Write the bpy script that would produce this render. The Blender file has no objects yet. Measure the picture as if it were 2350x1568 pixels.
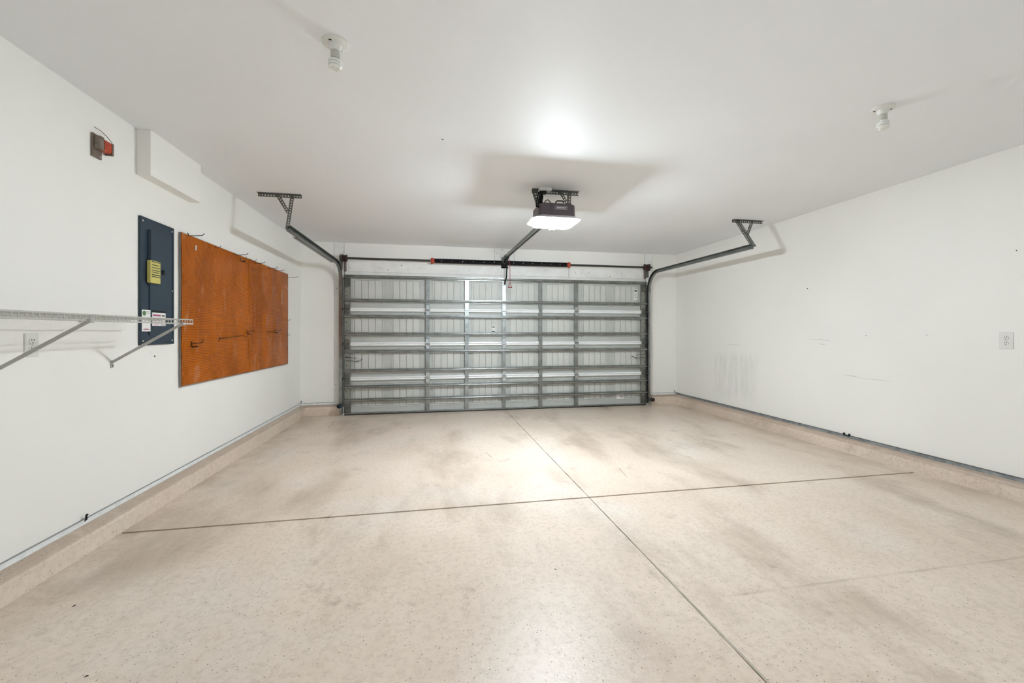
import bpy, math, random
from mathutils import Vector, Matrix
random.seed(7)

# ------------------------------------------------------------------ camera, light, exposure
FW, FH = 2350, 1568
F_PX, HORIZON, YAW, CAM_H = 959.44, 762.75, 0.185, 1.239
sc = bpy.context.scene
cam_d = bpy.data.cameras.new('camera')
cam_d.sensor_width = 36.0
cam_d.lens = F_PX / FW * 36.0
cam_d.shift_y = -(FH / 2 - HORIZON) / FW
cam_d.clip_start = 0.02
cam = bpy.data.objects.new('camera', cam_d)
cam.location = (0, 0, CAM_H)
cam.rotation_euler = (math.pi / 2, 0, -YAW)
sc.collection.objects.link(cam)
sc.camera = cam

w = bpy.data.worlds.new('world'); sc.world = w; w.use_nodes = True
w.node_tree.nodes['Background'].inputs[0].default_value = (0.86, 0.97, 1.06, 1)     # even sky, used as fill through the added rear opening
w.node_tree.nodes['Background'].inputs[1].default_value = 1.4
# rear opening added to let in fill light; a portal samples it
RX0, RX1, RZ1 = -0.2, 2.6, 2.2
pd = bpy.data.lights.new('fill_opening_portal', 'AREA'); pd.shape = 'RECTANGLE'; pd.size = RX1 - RX0; pd.size_y = RZ1 - .05
pd.cycles.is_portal = True
po = bpy.data.objects.new('fill_opening_portal', pd); po.location = ((RX0+RX1)/2, -1.06, (RZ1+.05)/2); po.rotation_euler = (math.pi/2, 0, 0)
sc.collection.objects.link(po)
LENS_STRENGTH = 690.0          # the opener's LED lens, the one lamp that is on
sc.view_settings.view_transform = 'Standard'
sc.view_settings.look = 'None'
sc.view_settings.gamma = 1.0
sc.view_settings.use_curve_mapping = False
sc.view_settings.exposure = 0.09
sc.cycles.max_bounces = 6
sc.cycles.diffuse_bounces = 5
sc.cycles.glossy_bounces = 2
sc.cycles.adaptive_threshold = 0.1
sc.cycles.adaptive_min_samples = 16

# ------------------------------------------------------------------ room numbers (metres)
XL, XR, YD, YR, ZC = -1.929, 4.142, 6.626, -1.0, 2.583
XM = 1.117                       # middle of the garage door
DL, DR, DTOP = -1.312, 3.552, 2.10
SLOPE = 0.008
def fz(y): return SLOPE * (YD - y)      # the slab falls towards the door

# ------------------------------------------------------------------ materials
def lin(c):
    return tuple(((v / 255) / 12.92 if v / 255 <= .04045 else ((v / 255 + .055) / 1.055) ** 2.4) for v in c) + (1,)
class NT:
    def __init__(s, m):
        s.t = m.node_tree; s.n = s.t.nodes; s.l = s.t.links
        s.b = s.n['Principled BSDF']
        g = s.n.new('ShaderNodeNewGeometry'); s.pos = g.outputs['Position']
    def noise(s, scale, detail=4, rough=.6, stretch=None, offset=(0, 0, 0)):
        v = s.pos
        mp = s.n.new('ShaderNodeMapping'); mp.inputs['Location'].default_value = offset
        mp.inputs['Scale'].default_value = stretch or (1, 1, 1)
        s.l.new(v, mp.inputs['Vector'])
        n = s.n.new('ShaderNodeTexNoise'); n.inputs['Scale'].default_value = scale
        n.inputs['Detail'].default_value = detail; n.inputs['Roughness'].default_value = rough
        s.l.new(mp.outputs[0], n.inputs['Vector'])
        return n.outputs['Fac']
    def ramp(s, fac, a, b, lo=0., hi=1.):
        r = s.n.new('ShaderNodeMapRange'); r.interpolation_type = 'SMOOTHSTEP'
        r.inputs['From Min'].default_value = a; r.inputs['From Max'].default_value = b
        r.inputs['To Min'].default_value = lo; r.inputs['To Max'].default_value = hi
        s.l.new(fac, r.inputs['Value']); return r.outputs['Result']
    def mix(s, fac, a, b):
        m = s.n.new('ShaderNodeMix'); m.data_type = 'RGBA'
        for sock, v in ((m.inputs['Factor'], fac), (m.inputs['A'], a), (m.inputs['B'], b)):
            if isinstance(v, (int, float)): sock.default_value = v
            elif isinstance(v, tuple): sock.default_value = v
            else: s.l.new(v, sock)
        return m.outputs['Result']
    def math(s, op, a, b=0.):
        m = s.n.new('ShaderNodeMath'); m.operation = op
        for i, v in enumerate((a, b)):
            if isinstance(v, (int, float)): m.inputs[i].default_value = v
            else: s.l.new(v, m.inputs[i])
        return m.outputs[0]
    def sep(s):
        n = s.n.new('ShaderNodeSeparateXYZ'); s.l.new(s.pos, n.inputs[0]); return n.outputs
    def voro(s, scale):
        v = s.n.new('ShaderNodeTexVoronoi'); v.inputs['Scale'].default_value = scale
        s.l.new(s.pos, v.inputs['Vector']); return v.outputs['Distance'], v.outputs['Color']
    def bump(s, h, strength, dist=.01):
        b = s.n.new('ShaderNodeBump'); b.inputs['Strength'].default_value = strength
        b.inputs['Distance'].default_value = dist
        s.l.new(h, b.inputs['Height']); s.l.new(b.outputs[0], s.b.inputs['Normal'])
    def color(s, c): s.l.new(c, s.b.inputs['Base Color'])

def new_mat(name, rough=.5, metal=0.):
    m = bpy.data.materials.new(name); m.use_nodes = True
    t = NT(m); t.b.inputs['Roughness'].default_value = rough; t.b.inputs['Metallic'].default_value = metal
    return m, t
def simple(name, c, rough=.5, metal=0., var=.08, scale=8., bump=0., bscale=200., c2=None):
    m, t = new_mat(name, rough, metal)
    a = lin(c); b = lin(c2) if c2 else tuple(v * (1 - var) for v in a[:3]) + (1,)
    t.color(t.mix(t.ramp(t.noise(scale), .35, .7), a, b))
    if bump: t.bump(t.noise(bscale, 2), bump, .002)
    return m

def wall_mat(name, c, marks=False):
    m, t = new_mat(name, .6)
    col = t.mix(t.ramp(t.noise(.9, 1), .35, .7), lin(c), tuple(v * .975 for v in lin(c)[:3]) + (1,))
    if marks:          # grey scuffed patch low on the right wall
        x, y, z = t.sep()
        my = t.math('MULTIPLY', t.ramp(y, 4.72, 4.86), t.ramp(y, 5.75, 5.45))
        mz = t.math('MULTIPLY', t.ramp(z, .22, .42), t.ramp(z, 1.0, .85))
        fz_ = t.ramp(t.noise(5, 4, .75, (1, 2.6, .35)), .3, .95)
        k = t.math('MULTIPLY', t.math('MULTIPLY', my, mz), t.math('MULTIPLY', fz_, .3))
        col = t.mix(k, col, lin((120, 120, 118)))
    t.color(col)
    t.bump(t.noise(140, 1), .1, .002)
    return m

def floor_mat(name, ledge=False):
    m, t = new_mat(name, .3)
    base = t.mix(t.ramp(t.noise(.8, 3, .6), .34, .68), lin((229, 213, 197)), lin((217, 199, 182)))
    pale = t.ramp(t.noise(1.1, 2, .55, offset=(4, 2, 0)), .5, .75, 0, .6)
    base = t.mix(pale, base, lin((228, 219, 209)))
    dirt = t.ramp(t.noise(1.25, 5, .6, (1.5, .6, 1), (9, 1, 0)), .46, .78, 0, .7)
    base = t.mix(dirt, base, lin((158, 138, 119)))
    grime = t.ramp(t.noise(5.5, 5, .68, (1, .9, 1), (2, 8, 3)), .58, .86, 0, .75)
    base = t.mix(grime, base, lin((140, 124, 110)))
    base = t.mix(t.ramp(t.noise(38, 3, .75, offset=(1, 7, 2)), .4, .75, 0, .3), base, lin((164, 144, 124)))
    x, y, z = t.sep()
    if ledge:
        lk = t.math('MULTIPLY', t.ramp(z, .118, .135), t.ramp(t.noise(7, 3, .7), .2, .5, .3, .7))
        base = t.mix(lk, base, lin((168, 148, 130)))
    else:
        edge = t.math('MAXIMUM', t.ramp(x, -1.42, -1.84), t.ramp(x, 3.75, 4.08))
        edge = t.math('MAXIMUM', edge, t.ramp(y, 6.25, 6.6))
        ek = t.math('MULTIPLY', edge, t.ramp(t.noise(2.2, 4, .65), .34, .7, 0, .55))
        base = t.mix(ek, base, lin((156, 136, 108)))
        ln = t.ramp(t.math('ABSOLUTE', t.math('SUBTRACT', t.math('ADD', y, t.math('MULTIPLY', t.noise(2.5, 2), .02)), 1.70)), .012, .003)
        ln = t.math('MULTIPLY', ln, t.math('MULTIPLY', t.ramp(x, 1.2, 1.5), t.ramp(t.noise(4, 3),   .3, .6, .05, .25)))
        base = t.mix(ln, base, lin((120, 104, 90)))
    d, c = t.voro(62)
    sp = t.n.new('ShaderNodeSeparateColor'); t.l.new(c, sp.inputs[0])
    dk = t.math('MULTIPLY', t.math('LESS_THAN', d, .14), t.math('LESS_THAN', sp.outputs[0], .5))
    base = t.mix(t.math('MULTIPLY', dk, .8), base, lin((84, 68, 54)))
    d2, c2 = t.voro(75)
    sp2 = t.n.new('ShaderNodeSeparateColor'); t.l.new(c2, sp2.inputs[0])
    wk = t.math('MULTIPLY', t.math('LESS_THAN', d2, .14), t.math('LESS_THAN', sp2.outputs[1], .35))
    base = t.mix(t.math('MULTIPLY', wk, .75), base, lin((238, 233, 224)))
    t.color(base)
    t.b.inputs['Roughness'].default_value = .36
    t.b.inputs['Specular IOR Level'].default_value = .36
    t.bump(t.noise(75, 3, .7), .3, .003)
    return m

def peg_mat(name):
    m, t = new_mat(name, .28)
    x, y, z = t.sep()
    def cell(v, off):
        f = t.math('FRACT', t.math('MULTIPLY', t.math('ADD', v, off), 1 / .0135))
        return t.math('SUBTRACT', f, .5)
    a, b = cell(y, 0), cell(z, 0)
    r = t.math('SQRT', t.math('ADD', t.math('MULTIPLY', a, a), t.math('MULTIPLY', b, b)))
    hole = t.ramp(r, .32, .2)
    base = t.mix(t.ramp(t.noise(3, 5, .6, (1, 1, .4)), .35, .68), lin((194, 102, 16)), lin((162, 82, 8)))
    base = t.mix(t.ramp(t.noise(9, 2, .5, (1, 1, .3), (3, 1, 5)), .6, .7, 0, .6), base, lin((200, 130, 78)))  # pale upright patches: gloss reflections painted into the board colour
    t.color(t.mix(t.math('MULTIPLY', hole, .9), base, lin((46, 16, 2))))
    t.l.new(t.ramp(t.noise(5, 2), .3, .7, .16, .3), t.b.inputs['Roughness'])
    t.b.inputs['Specular IOR Level'].default_value = .1
    t.bump(t.math('SUBTRACT', 1., hole), .35, .002)
    return m

MWALL = wall_mat('wall_paint', (241, 239, 233))
MWALLR = wall_mat('wall_paint_scuffed', (241, 239, 233), True)
MCEIL = wall_mat('ceiling_paint', (238, 240, 241))
MFLOOR = floor_mat('epoxy_flake_floor')
MCURB = floor_mat('epoxy_flake_curb', True)
MJOINT = simple('joint_sealant', (150, 132, 114), .8, var=.3, scale=30)
MCAULK = simple('joint_caulk', (196, 186, 170), .6, var=.25, scale=20)
MTRIM = simple('painted_board', (240, 239, 235), .5, var=.1, scale=6, bump=.1)
MBEAD = simple('metal_bead', (168, 174, 176), .45, .5, var=.4, scale=14)
MBEADW = simple('painted_bead', (236, 237, 235), .5, .0, var=.12, scale=18)
MGALV = simple('galvanized_steel', (158, 161, 158), .30, .95, var=.3, scale=9)
MHINGE = simple('bright_zinc', (196, 200, 200), .25, .95, var=.25, scale=30)
MESTILE = simple('end_stile_steel', (148, 149, 140), .5, .35, var=.2, scale=12)
MGALVD = simple('dull_galvanized_steel', (122, 123, 117), .45, .85, var=.3, scale=12)
MTRACK = simple('track_steel', (140, 143, 139), .38, .9, var=.22, scale=7)
MSKIN = simple('door_skin_steel', (190, 192, 187), .45, .1, var=.07, scale=5)
MBOARD = simple('door_panel_steel', (204, 205, 199), .5, .0, var=.06, scale=5)
MRAIL = simple('white_section_rail', (246, 247, 246), .3, .2, var=.05)
MRUB = simple('black_rubber', (24, 24, 24), .7)
MBLK = simple('black_steel', (22, 22, 24), .38, .4, var=.3, scale=20)
MSPRING = simple('black_spring_steel', (26, 26, 29), .35, .5, var=.3, scale=20)
MSHAFT = simple('shaft_steel', (84, 85, 83), .32, .9, var=.2)
MRED = simple('red_cone_paint', (176, 62, 38), .5, var=.2, scale=20)
MMAROON = simple('maroon_drum_paint', (54, 26, 24), .45, var=.3, scale=20)
MROPE = simple('red_rope', (150, 60, 66), .7)
MHOUSE = simple('opener_housing_plastic', (88, 78, 84), .4, var=.12)
MHOUSEL = simple('opener_label_silver', (206, 200, 203), .4)
MSENS = simple('grey_sensor_plastic', (196, 190, 198), .4)
MPLAST = simple('white_plastic', (226, 225, 219), .35, var=.04)
MSLOT = simple('dark_slot', (52, 50, 46), .7)
MBULB = simple('frosted_bulb_glass', (236, 236, 230), .22, var=.02)
MBALL = simple('bulb_ballast_plastic', (200, 198, 188), .4, var=.05)
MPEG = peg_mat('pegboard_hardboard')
MFUR = simple('grey_furring_strip', (150, 148, 143), .7, var=.2)
MHOOK = simple('dark_wire', (50, 46, 42), .35, .8)
MHOOKB = simple('brass_wire', (120, 84, 40), .35, .8)
MPANEL = simple('slate_blue_enamel', (42, 58, 72), .42, .0, var=.12, scale=5)
MYEL = simple('yellow_label', (206, 196, 112), .5, var=.08)
MPAPER = simple('paper_label', (238, 236, 232), .6, var=.03)
MINK = simple('black_ink', (40, 38, 40), .7)
MMAG = simple('magenta_ink', (168, 62, 110), .7)
MGREEN = simple('green_ink', (86, 128, 86), .7)
MSHELF = simple('white_coated_wire', (190, 189, 183), .35, var=.06)
MBRACE = simple('grey_coated_brace', (178, 177, 171), .4, var=.08)
MSCREW = simple('bright_screw', (220, 222, 222), .25, .8)
MTRF = simple('transformer_bracket_steel', (132, 118, 106), .5, .3, var=.3, scale=30)
MORG = simple('orange_label', (196, 80, 46), .5, var=.3, scale=60)
MSBLUE = simple('dark_teal_sensor', (26, 46, 56), .25, .2)
MSBRN = simple('dark_brown_sensor', (58, 30, 22), .25, .2)
MCONC = simple('stained_concrete', (150, 124, 92), .8, var=.3, scale=20)
MSCUFF = simple('scuff_mark', (150, 148, 142), .8)
MLENS, _t = new_mat('lit_lens')
_t.b.inputs['Base Color'].default_value = (.95, .95, .95, 1)
_t.b.inputs['Emission Color'].default_value = (0.90, 1.0, 1.075, 1)
_t.b.inputs['Emission Strength'].default_value = LENS_STRENGTH

MLENSB, _t = new_mat('lit_lens_base')
_t.b.inputs['Base Color'].default_value = (.95, .95, .95, 1)
_t.b.inputs['Emission Color'].default_value = (0.90, 1.0, 1.075, 1)
_t.b.inputs['Emission Strength'].default_value = LENS_STRENGTH * .045

# ------------------------------------------------------------------ mesh helpers
COL = sc.collection
class MB:
    def __init__(s): s.v = []; s.f = []
    def obox(s, c, a, b, d):               # centre and three half vectors
        c, a, b, d = map(Vector, (c, a, b, d)); k = len(s.v)
        if a.cross(b).dot(d) < 0: a = -a
        for sz in (-1, 1):
            for sx, sy in ((-1, -1), (1, -1), (1, 1), (-1, 1)):
                s.v.append(c + a * sx + b * sy + d * sz)
        s.f += [(k, k+3, k+2, k+1), (k+4, k+5, k+6, k+7), (k, k+1, k+5, k+4), (k+1, k+2, k+6, k+5), (k+2, k+3, k+7, k+6), (k+3, k, k+4, k+7)]
        return s
    def box(s, x0, x1, y0, y1, z0, z1):
        return s.obox(((x0+x1)/2, (y0+y1)/2, (z0+z1)/2), (abs(x1-x0)/2, 0, 0), (0, abs(y1-y0)/2, 0), (0, 0, abs(z1-z0)/2))
    def tube(s, path, r, n=8, cap=True, closed=False):
        path = [Vector(p) for p in path]; k0 = len(s.v); m = len(path)
        rs = r if isinstance(r, (list, tuple)) else [r] * m
        ref = None
        for i, p in enumerate(path):
            a = path[(i-1) % m] if closed else path[max(i-1, 0)]
            b = path[(i+1) % m] if closed else path[min(i+1, m-1)]
            t = (b - a).normalized()
            if ref is None:
                ref = t.orthogonal().normalized()
            else:
                ref = (ref - t * ref.dot(t)).normalized()
            u = t.cross(ref)
            for j in range(n):
                q = 2 * math.pi * j / n
                s.v.append(p + (ref * math.cos(q) + u * math.sin(q)) * rs[i])
        for i in range(m if closed else m - 1):
            i2 = (i + 1) % m
            for j in range(n):
                j2 = (j+1) % n
                s.f.append((k0+i*n+j, k0+i*n+j2, k0+i2*n+j2, k0+i2*n+j))
        if cap and not closed:
            s.f.append(tuple(k0+j for j in reversed(range(n))))
            s.f.append(tuple(k0+(m-1)*n+j for j in range(n)))
        return s
    def cyl(s, p0, p1, r, n=12): return s.tube([p0, p1], r, n)
    def lathe(s, prof, c, axis='z', n=24):   # prof: (radius, height) pairs
        k0 = len(s.v); c = Vector(c); m = len(prof)
        for r, h in prof:
            for j in range(n):
                q = 2*math.pi*j/n; a, b = r*math.cos(q), r*math.sin(q)
                s.v.append(c + (Vector((a, b, h)) if axis == 'z' else Vector((h, a, b)) if axis == 'x' else Vector((b, h, a))))
        for i in range(m-1):
            for j in range(n):
                j2 = (j+1) % n
                s.f.append((k0+i*n+j, k0+i*n+j2, k0+(i+1)*n+j2, k0+(i+1)*n+j))
        s.f.append(tuple(k0+j for j in reversed(range(n)))); s.f.append(tuple(k0+(m-1)*n+j for j in range(n)))
        return s
    def prism(s, prof, p0, p1, ex, ey):      # 2-D outline (a,b) -> a*ex+b*ey swept p0 -> p1
        k = len(s.v); n = len(prof); ex, ey = Vector(ex), Vector(ey)
        for p in (Vector(p0), Vector(p1)):
            for a, b in prof: s.v.append(p + ex*a + ey*b)
        for i in range(n):
            j = (i+1) % n; s.f.append((k+i, k+j, k+n+j, k+n+i))
        s.f.append(tuple(k+i for i in reversed(range(n)))); s.f.append(tuple(k+n+i for i in range(n)))
        return s
    def sweep(s, prof, path, ex, eys):       # open path, fixed ex, own ey at each point
        k = len(s.v); n = len(prof); ex = Vector(ex)
        for p, ey in zip(path, eys):
            for a, b in prof: s.v.append(Vector(p) + ex*a + Vector(ey)*b)
        m = len(path)
        for q in range(m-1):
            for i in range(n):
                j = (i+1) % n
                s.f.append((k+q*n+i, k+q*n+j, k+(q+1)*n+j, k+(q+1)*n+i))
        s.f.append(tuple(k+i for i in reversed(range(n)))); s.f.append(tuple(k+(m-1)*n+i for i in range(n)))
        return s
    def build(s, name, mat, parent=None, smooth=False, bevel=0., kind=None, label=None):
        lo = [min(v[i] for v in s.v) for i in range(3)]; hi = [max(v[i] for v in s.v) for i in range(3)]
        o0 = Vector(((lo[0]+hi[0])/2, (lo[1]+hi[1])/2, lo[2]))
        me = bpy.data.meshes.new(name)
        me.from_pydata([tuple(Vector(v)-o0) for v in s.v], [], s.f); me.update()
        import bmesh
        bm = bmesh.new(); bm.from_mesh(me); bmesh.ops.recalc_face_normals(bm, faces=bm.faces)
        if bevel:
            es = [e for e in bm.edges if e.is_manifold and e.calc_face_angle(0) > .6]
            bmesh.ops.bevel(bm, geom=es, offset=bevel, segments=1 if bevel < .004 else 2, affect='EDGES', clamp_overlap=True)
        if smooth:
            for f in bm.faces: f.smooth = True
            for e in bm.edges:
                if e.is_manifold and e.calc_face_angle(0) > .7: e.smooth = False
        bm.to_mesh(me); bm.free()
        me.materials.append(mat)
        o = bpy.data.objects.new(name, me); COL.objects.link(o); o.location = o0
        if parent: put(o, parent)
        if kind: o['kind'] = kind
        if label: o['label'] = label
        return o
def world(o):
    p = Vector(o.location)
    return p if o.parent is None else p      # child locations are kept in world space by put()
def put(o, parent):
    o.parent = parent
    o.matrix_parent_inverse = Matrix.Translation(-Vector(parent.location)) if parent.parent is None else \
        (Matrix.Translation(Vector(parent.location))).inverted()
def thing(name, label, cat, loc, group=None):
    o = bpy.data.objects.new(name, None); COL.objects.link(o); o.location = loc
    o.empty_display_size = .1
    return tag(o, label, cat, group)
def tag(o, label, cat, group=None):
    o['label'] = label; o['category'] = cat
    if group: o['group'] = group
    return o
def inst(src, name, parent, loc):
    o = bpy.data.objects.new(name, src.data); COL.objects.link(o); o.location = loc
    if parent: put(o, parent)
    return o
def lerp(a, b, t): return Vector(a) + (Vector(b) - Vector(a)) * t
def perf(mb, p0, p1, across, width, pitch=.026, hole=.012, th=.0022):
    """flat perforated strip from p0 to p1, `across` is the unit direction of its width"""
    p0, p1, ac = Vector(p0), Vector(p1), Vector(across).normalized()
    L = (p1-p0).length; t = (p1-p0).normalized(); nrm = t.cross(ac).normalized()
    ac = (ac - t*ac.dot(t)).normalized(); nrm = t.cross(ac).normalized()
    side = (width-hole)/2
    for off in (side/2, width-side/2):
        mb.obox((p0+p1)/2 + ac*off, t*L/2, ac*side/2, nrm*th/2)
    n = int(L/pitch); bar = pitch-hole
    for i in range(n+1):
        c = p0 + t*min(max(i*pitch, bar/2), L-bar/2) + ac*width/2
        mb.obox(c, t*bar/2, ac*hole/2, nrm*th/2)
def perf_angle(mb, p0, p1, a, b, width=.032):
    perf(mb, p0, p1, a, width); perf(mb, p0, p1, b, width)

# ------------------------------------------------------------------ the setting
TH = .12
MB().box(XL-TH, XR+TH, YR-TH, YD+TH+.1, ZC, ZC+TH).build('ceiling', MCEIL, kind='structure')
WB = .182   # bottom edge of the wallboard
wl = MB().box(XL-TH, XL, YR-TH, YD+TH, .0, ZC).build('wall_left', MWALL, kind='structure')
wr = MB().box(XR, XR+TH, YR-TH, YD+TH, .0, ZC).build('wall_right', MWALLR, kind='structure')
m = MB(); m.box(XL, RX0, YR-TH, YR, 0, ZC); m.box(RX1, XR, YR-TH, YR, 0, ZC); m.box(RX0, RX1, YR-TH, YR, RZ1, ZC); m.build('wall_rear', MWALL, kind='structure')  # gap in the middle is an added inlet for fill light
m = MB(); m.box(XL, DL-.02, YD, YD+TH, 0, ZC); m.box(DR+.02, XR, YD, YD+TH, 0, ZC); m.box(DL-.02, DR+.02, YD, YD+TH, DTOP+.02, ZC)
wb = m.build('wall_back', MWALL, kind='structure')

# floor: a bed with four slabs, the two control joints left open between them
JX, JY = 1.117, 2.905
fl = MB()
fl.v = [(XL, YR, fz(YR)-.012), (XR, YR, fz(YR)-.012), (XR, YD+.2, fz(YD+.2)-.012), (XL, YD+.2, fz(YD+.2)-.012)]
fl.v += [(x, y, z-.15) for x, y, z in fl.v]
fl.f = [(0, 1, 2, 3), (7, 6, 5, 4), (0, 4, 5, 1), (1, 5, 6, 2), (2, 6, 7, 3), (3, 7, 4, 0)]
floor = fl.build('floor', MJOINT, kind='structure')
def edge_pts(y0, y1, x, jit):
    n = 60; out = []
    for i in range(n+1):
        y = y0 + (y1-y0)*i/n
        out.append((x + (random.uniform(-jit, jit) if 0 < i < n else 0), y))
    return out
def slab(x0, x1, y0, y1, joint_left):
    gx = .003; gy = .0095
    near = y0 + gy if y0 > YR else y0
    far = y1 - gy if y1 < YD else y1
    jit = .0018
    if joint_left:
        e = edge_pts(far, near, x0+gx, jit); poly = [(x1, near), (x1, far)] + e
    else:
        e = edge_pts(near, far, x1-gx, jit); poly = [(x0, near)] + e + [(x0, far)]
    mb = MB(); n = len(poly)
    mb.v = [(x, y, fz(y)) for x, y in poly] + [(x, y, fz(y)-.0115) for x, y in poly]
    mb.f = [tuple(range(n)), tuple(reversed(range(n, 2*n)))] + [(i, (i+1) % n, n+(i+1) % n, n+i) for i in range(n)]
    return mb.build('concrete_slab', MFLOOR, floor)
slab(XL, JX, YR, JY, False); slab(JX, XR, YR, JY, True)
slab(XL, JX, JY, YD+.2, False); slab(JX, XR, JY, YD+.2, True)
# the strip of caulk that has crept out of the lengthwise joint close to the camera
m = MB(); pts = []
for i in range(41):
    y = .7 + i*(2.4-.7)/40; tpr = min(1, (2.4-y)/.6)
    pts.append((JX+.002+random.uniform(-.0012, .0012), y, fz(y)-.001, .0065*tpr+.001))
k = 0
for x, y, z, hw in pts:
    m.v += [(x-.001, y, z), (x+hw*.5, y, z+.0035), (x+hw*1.4, y, z)]
for i in range(40):
    a = i*3; m.f += [(a, a+1, a+4, a+3), (a+1, a+2, a+5, a+4)]
m.build('joint_filler', MCAULK, floor, smooth=True)

# concrete stem curb
def curb(name, side):
    mb = MB(); n = 40
    for i in range(n+1):
        y = YR + (YD-YR)*i/n; b = fz(y)
        j1, j2 = random.uniform(-.006, .006), random.uniform(-.004, .004)
        if side < 0: prof = [(XL, b-.02), (XL, .166), (XL+.052+j2, .145+j1*.6), (XL+.068+j2, .118+j1), (XL+.079, b-.02)]
        else: prof = [(XR, b-.02), (XR, .168), (XR-.04+j2, .150+j1*.6), (XR-.052+j2, .13+j1), (XR-.064, b-.02)]
        mb.v += [(x, y, z) for x, z in prof]
    for i in range(n):
        for j in range(5):
            j2 = (j+1) % 5; mb.f.append((i*5+j, i*5+j2, (i+1)*5+j2, (i+1)*5+j))
    mb.f += [(4, 3, 2, 1, 0), tuple(n*5+j for j in range(5))]
    return mb.build(name, MCURB, kind='structure')
curb('baseboard_left', -1); curb('baseboard_right', 1)
m = MB(); m.box(XL+.06, DL-.045, YD-.012, YD, -.02, .158); m.build('baseboard_back_left', MCURB, kind='structure', bevel=.005)
m = MB(); m.box(DR+.115, XR-.05, YD-.012, YD, -.02, .158); m.build('baseboard_back_right', MCURB, kind='structure', bevel=.005)
# metal casing bead along the bottom of the wallboard
def bead(name, p0, p1, out, mat, dark):
    o = Vector(out); mb = MB()
    mb.prism([(0, .163), (.009, .163), (.009, .166), (.004, .168), (.004, .183), (.009, .186), (.009, .19), (0, .192)], p0, p1, o, (0, 0, 1))
    b = mb.build(name, mat, kind='structure')
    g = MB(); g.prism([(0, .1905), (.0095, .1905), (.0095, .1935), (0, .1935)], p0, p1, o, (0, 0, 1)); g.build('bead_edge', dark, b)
    return b
MEDGE = simple('bead_grey_line', (120, 124, 122), .7)  # grey strip along the upper edge of the back-wall beads
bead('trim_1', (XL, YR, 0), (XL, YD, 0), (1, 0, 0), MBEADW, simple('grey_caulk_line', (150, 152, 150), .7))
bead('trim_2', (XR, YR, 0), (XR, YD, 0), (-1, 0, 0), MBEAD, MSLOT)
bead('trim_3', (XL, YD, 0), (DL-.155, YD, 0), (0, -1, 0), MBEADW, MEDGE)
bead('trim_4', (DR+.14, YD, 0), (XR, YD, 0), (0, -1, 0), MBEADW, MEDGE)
# boards round the garage door
def board(name, x0, x1, z0, z1, th=.006, nails=0, along='z'):
    b = MB().box(x0, x1, YD-th, YD, z0, z1).build(name, MTRIM, kind='structure', bevel=.0018)
    gap = MB()
    gap.box(x0-.004, x0, YD-.0015, YD, z0, z1); gap.box(x1, x1+.004, YD-.0015, YD, z0, z1)
    gap.build('gap_line', MSCUFF, b)
    for i in range(nails):
        x = random.uniform(x0+.02, x1-.02); z = random.uniform(z0+.02, z1-.02)
        MB().cyl((x, YD-th-.001, z), (x, YD-th+.002, z), random.uniform(.004, .0075), 8).build('nail_head', MSLOT if random.random() < .5 else MSCUFF, b)
    return b
board('trim_5', -1.462, -1.322, .115, ZC-.004, nails=14)
board('trim_6', DR+.0, DR+.135, .115, ZC-.004, nails=14)
board('trim_7', .955, 1.275, 2.30, ZC-.004, nails=8)
board('trim_8', -1.255, 2.19, 2.148, 2.293, .012, nails=16)
board('trim_9', 2.196, 3.50, 2.148, 2.293, .012, nails=7)
b = MB().box(DL, DR, YD-.006, YD, 2.10, 2.146).build('trim_10', MTRIM, kind='structure')

# boxed soffit on the left wall under the ceiling
sof = MB().box(XL, XL+.084, 3.166, 3.775, 2.281, ZC).build('trim_11', MWALL, kind='structure', bevel=.002)

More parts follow.
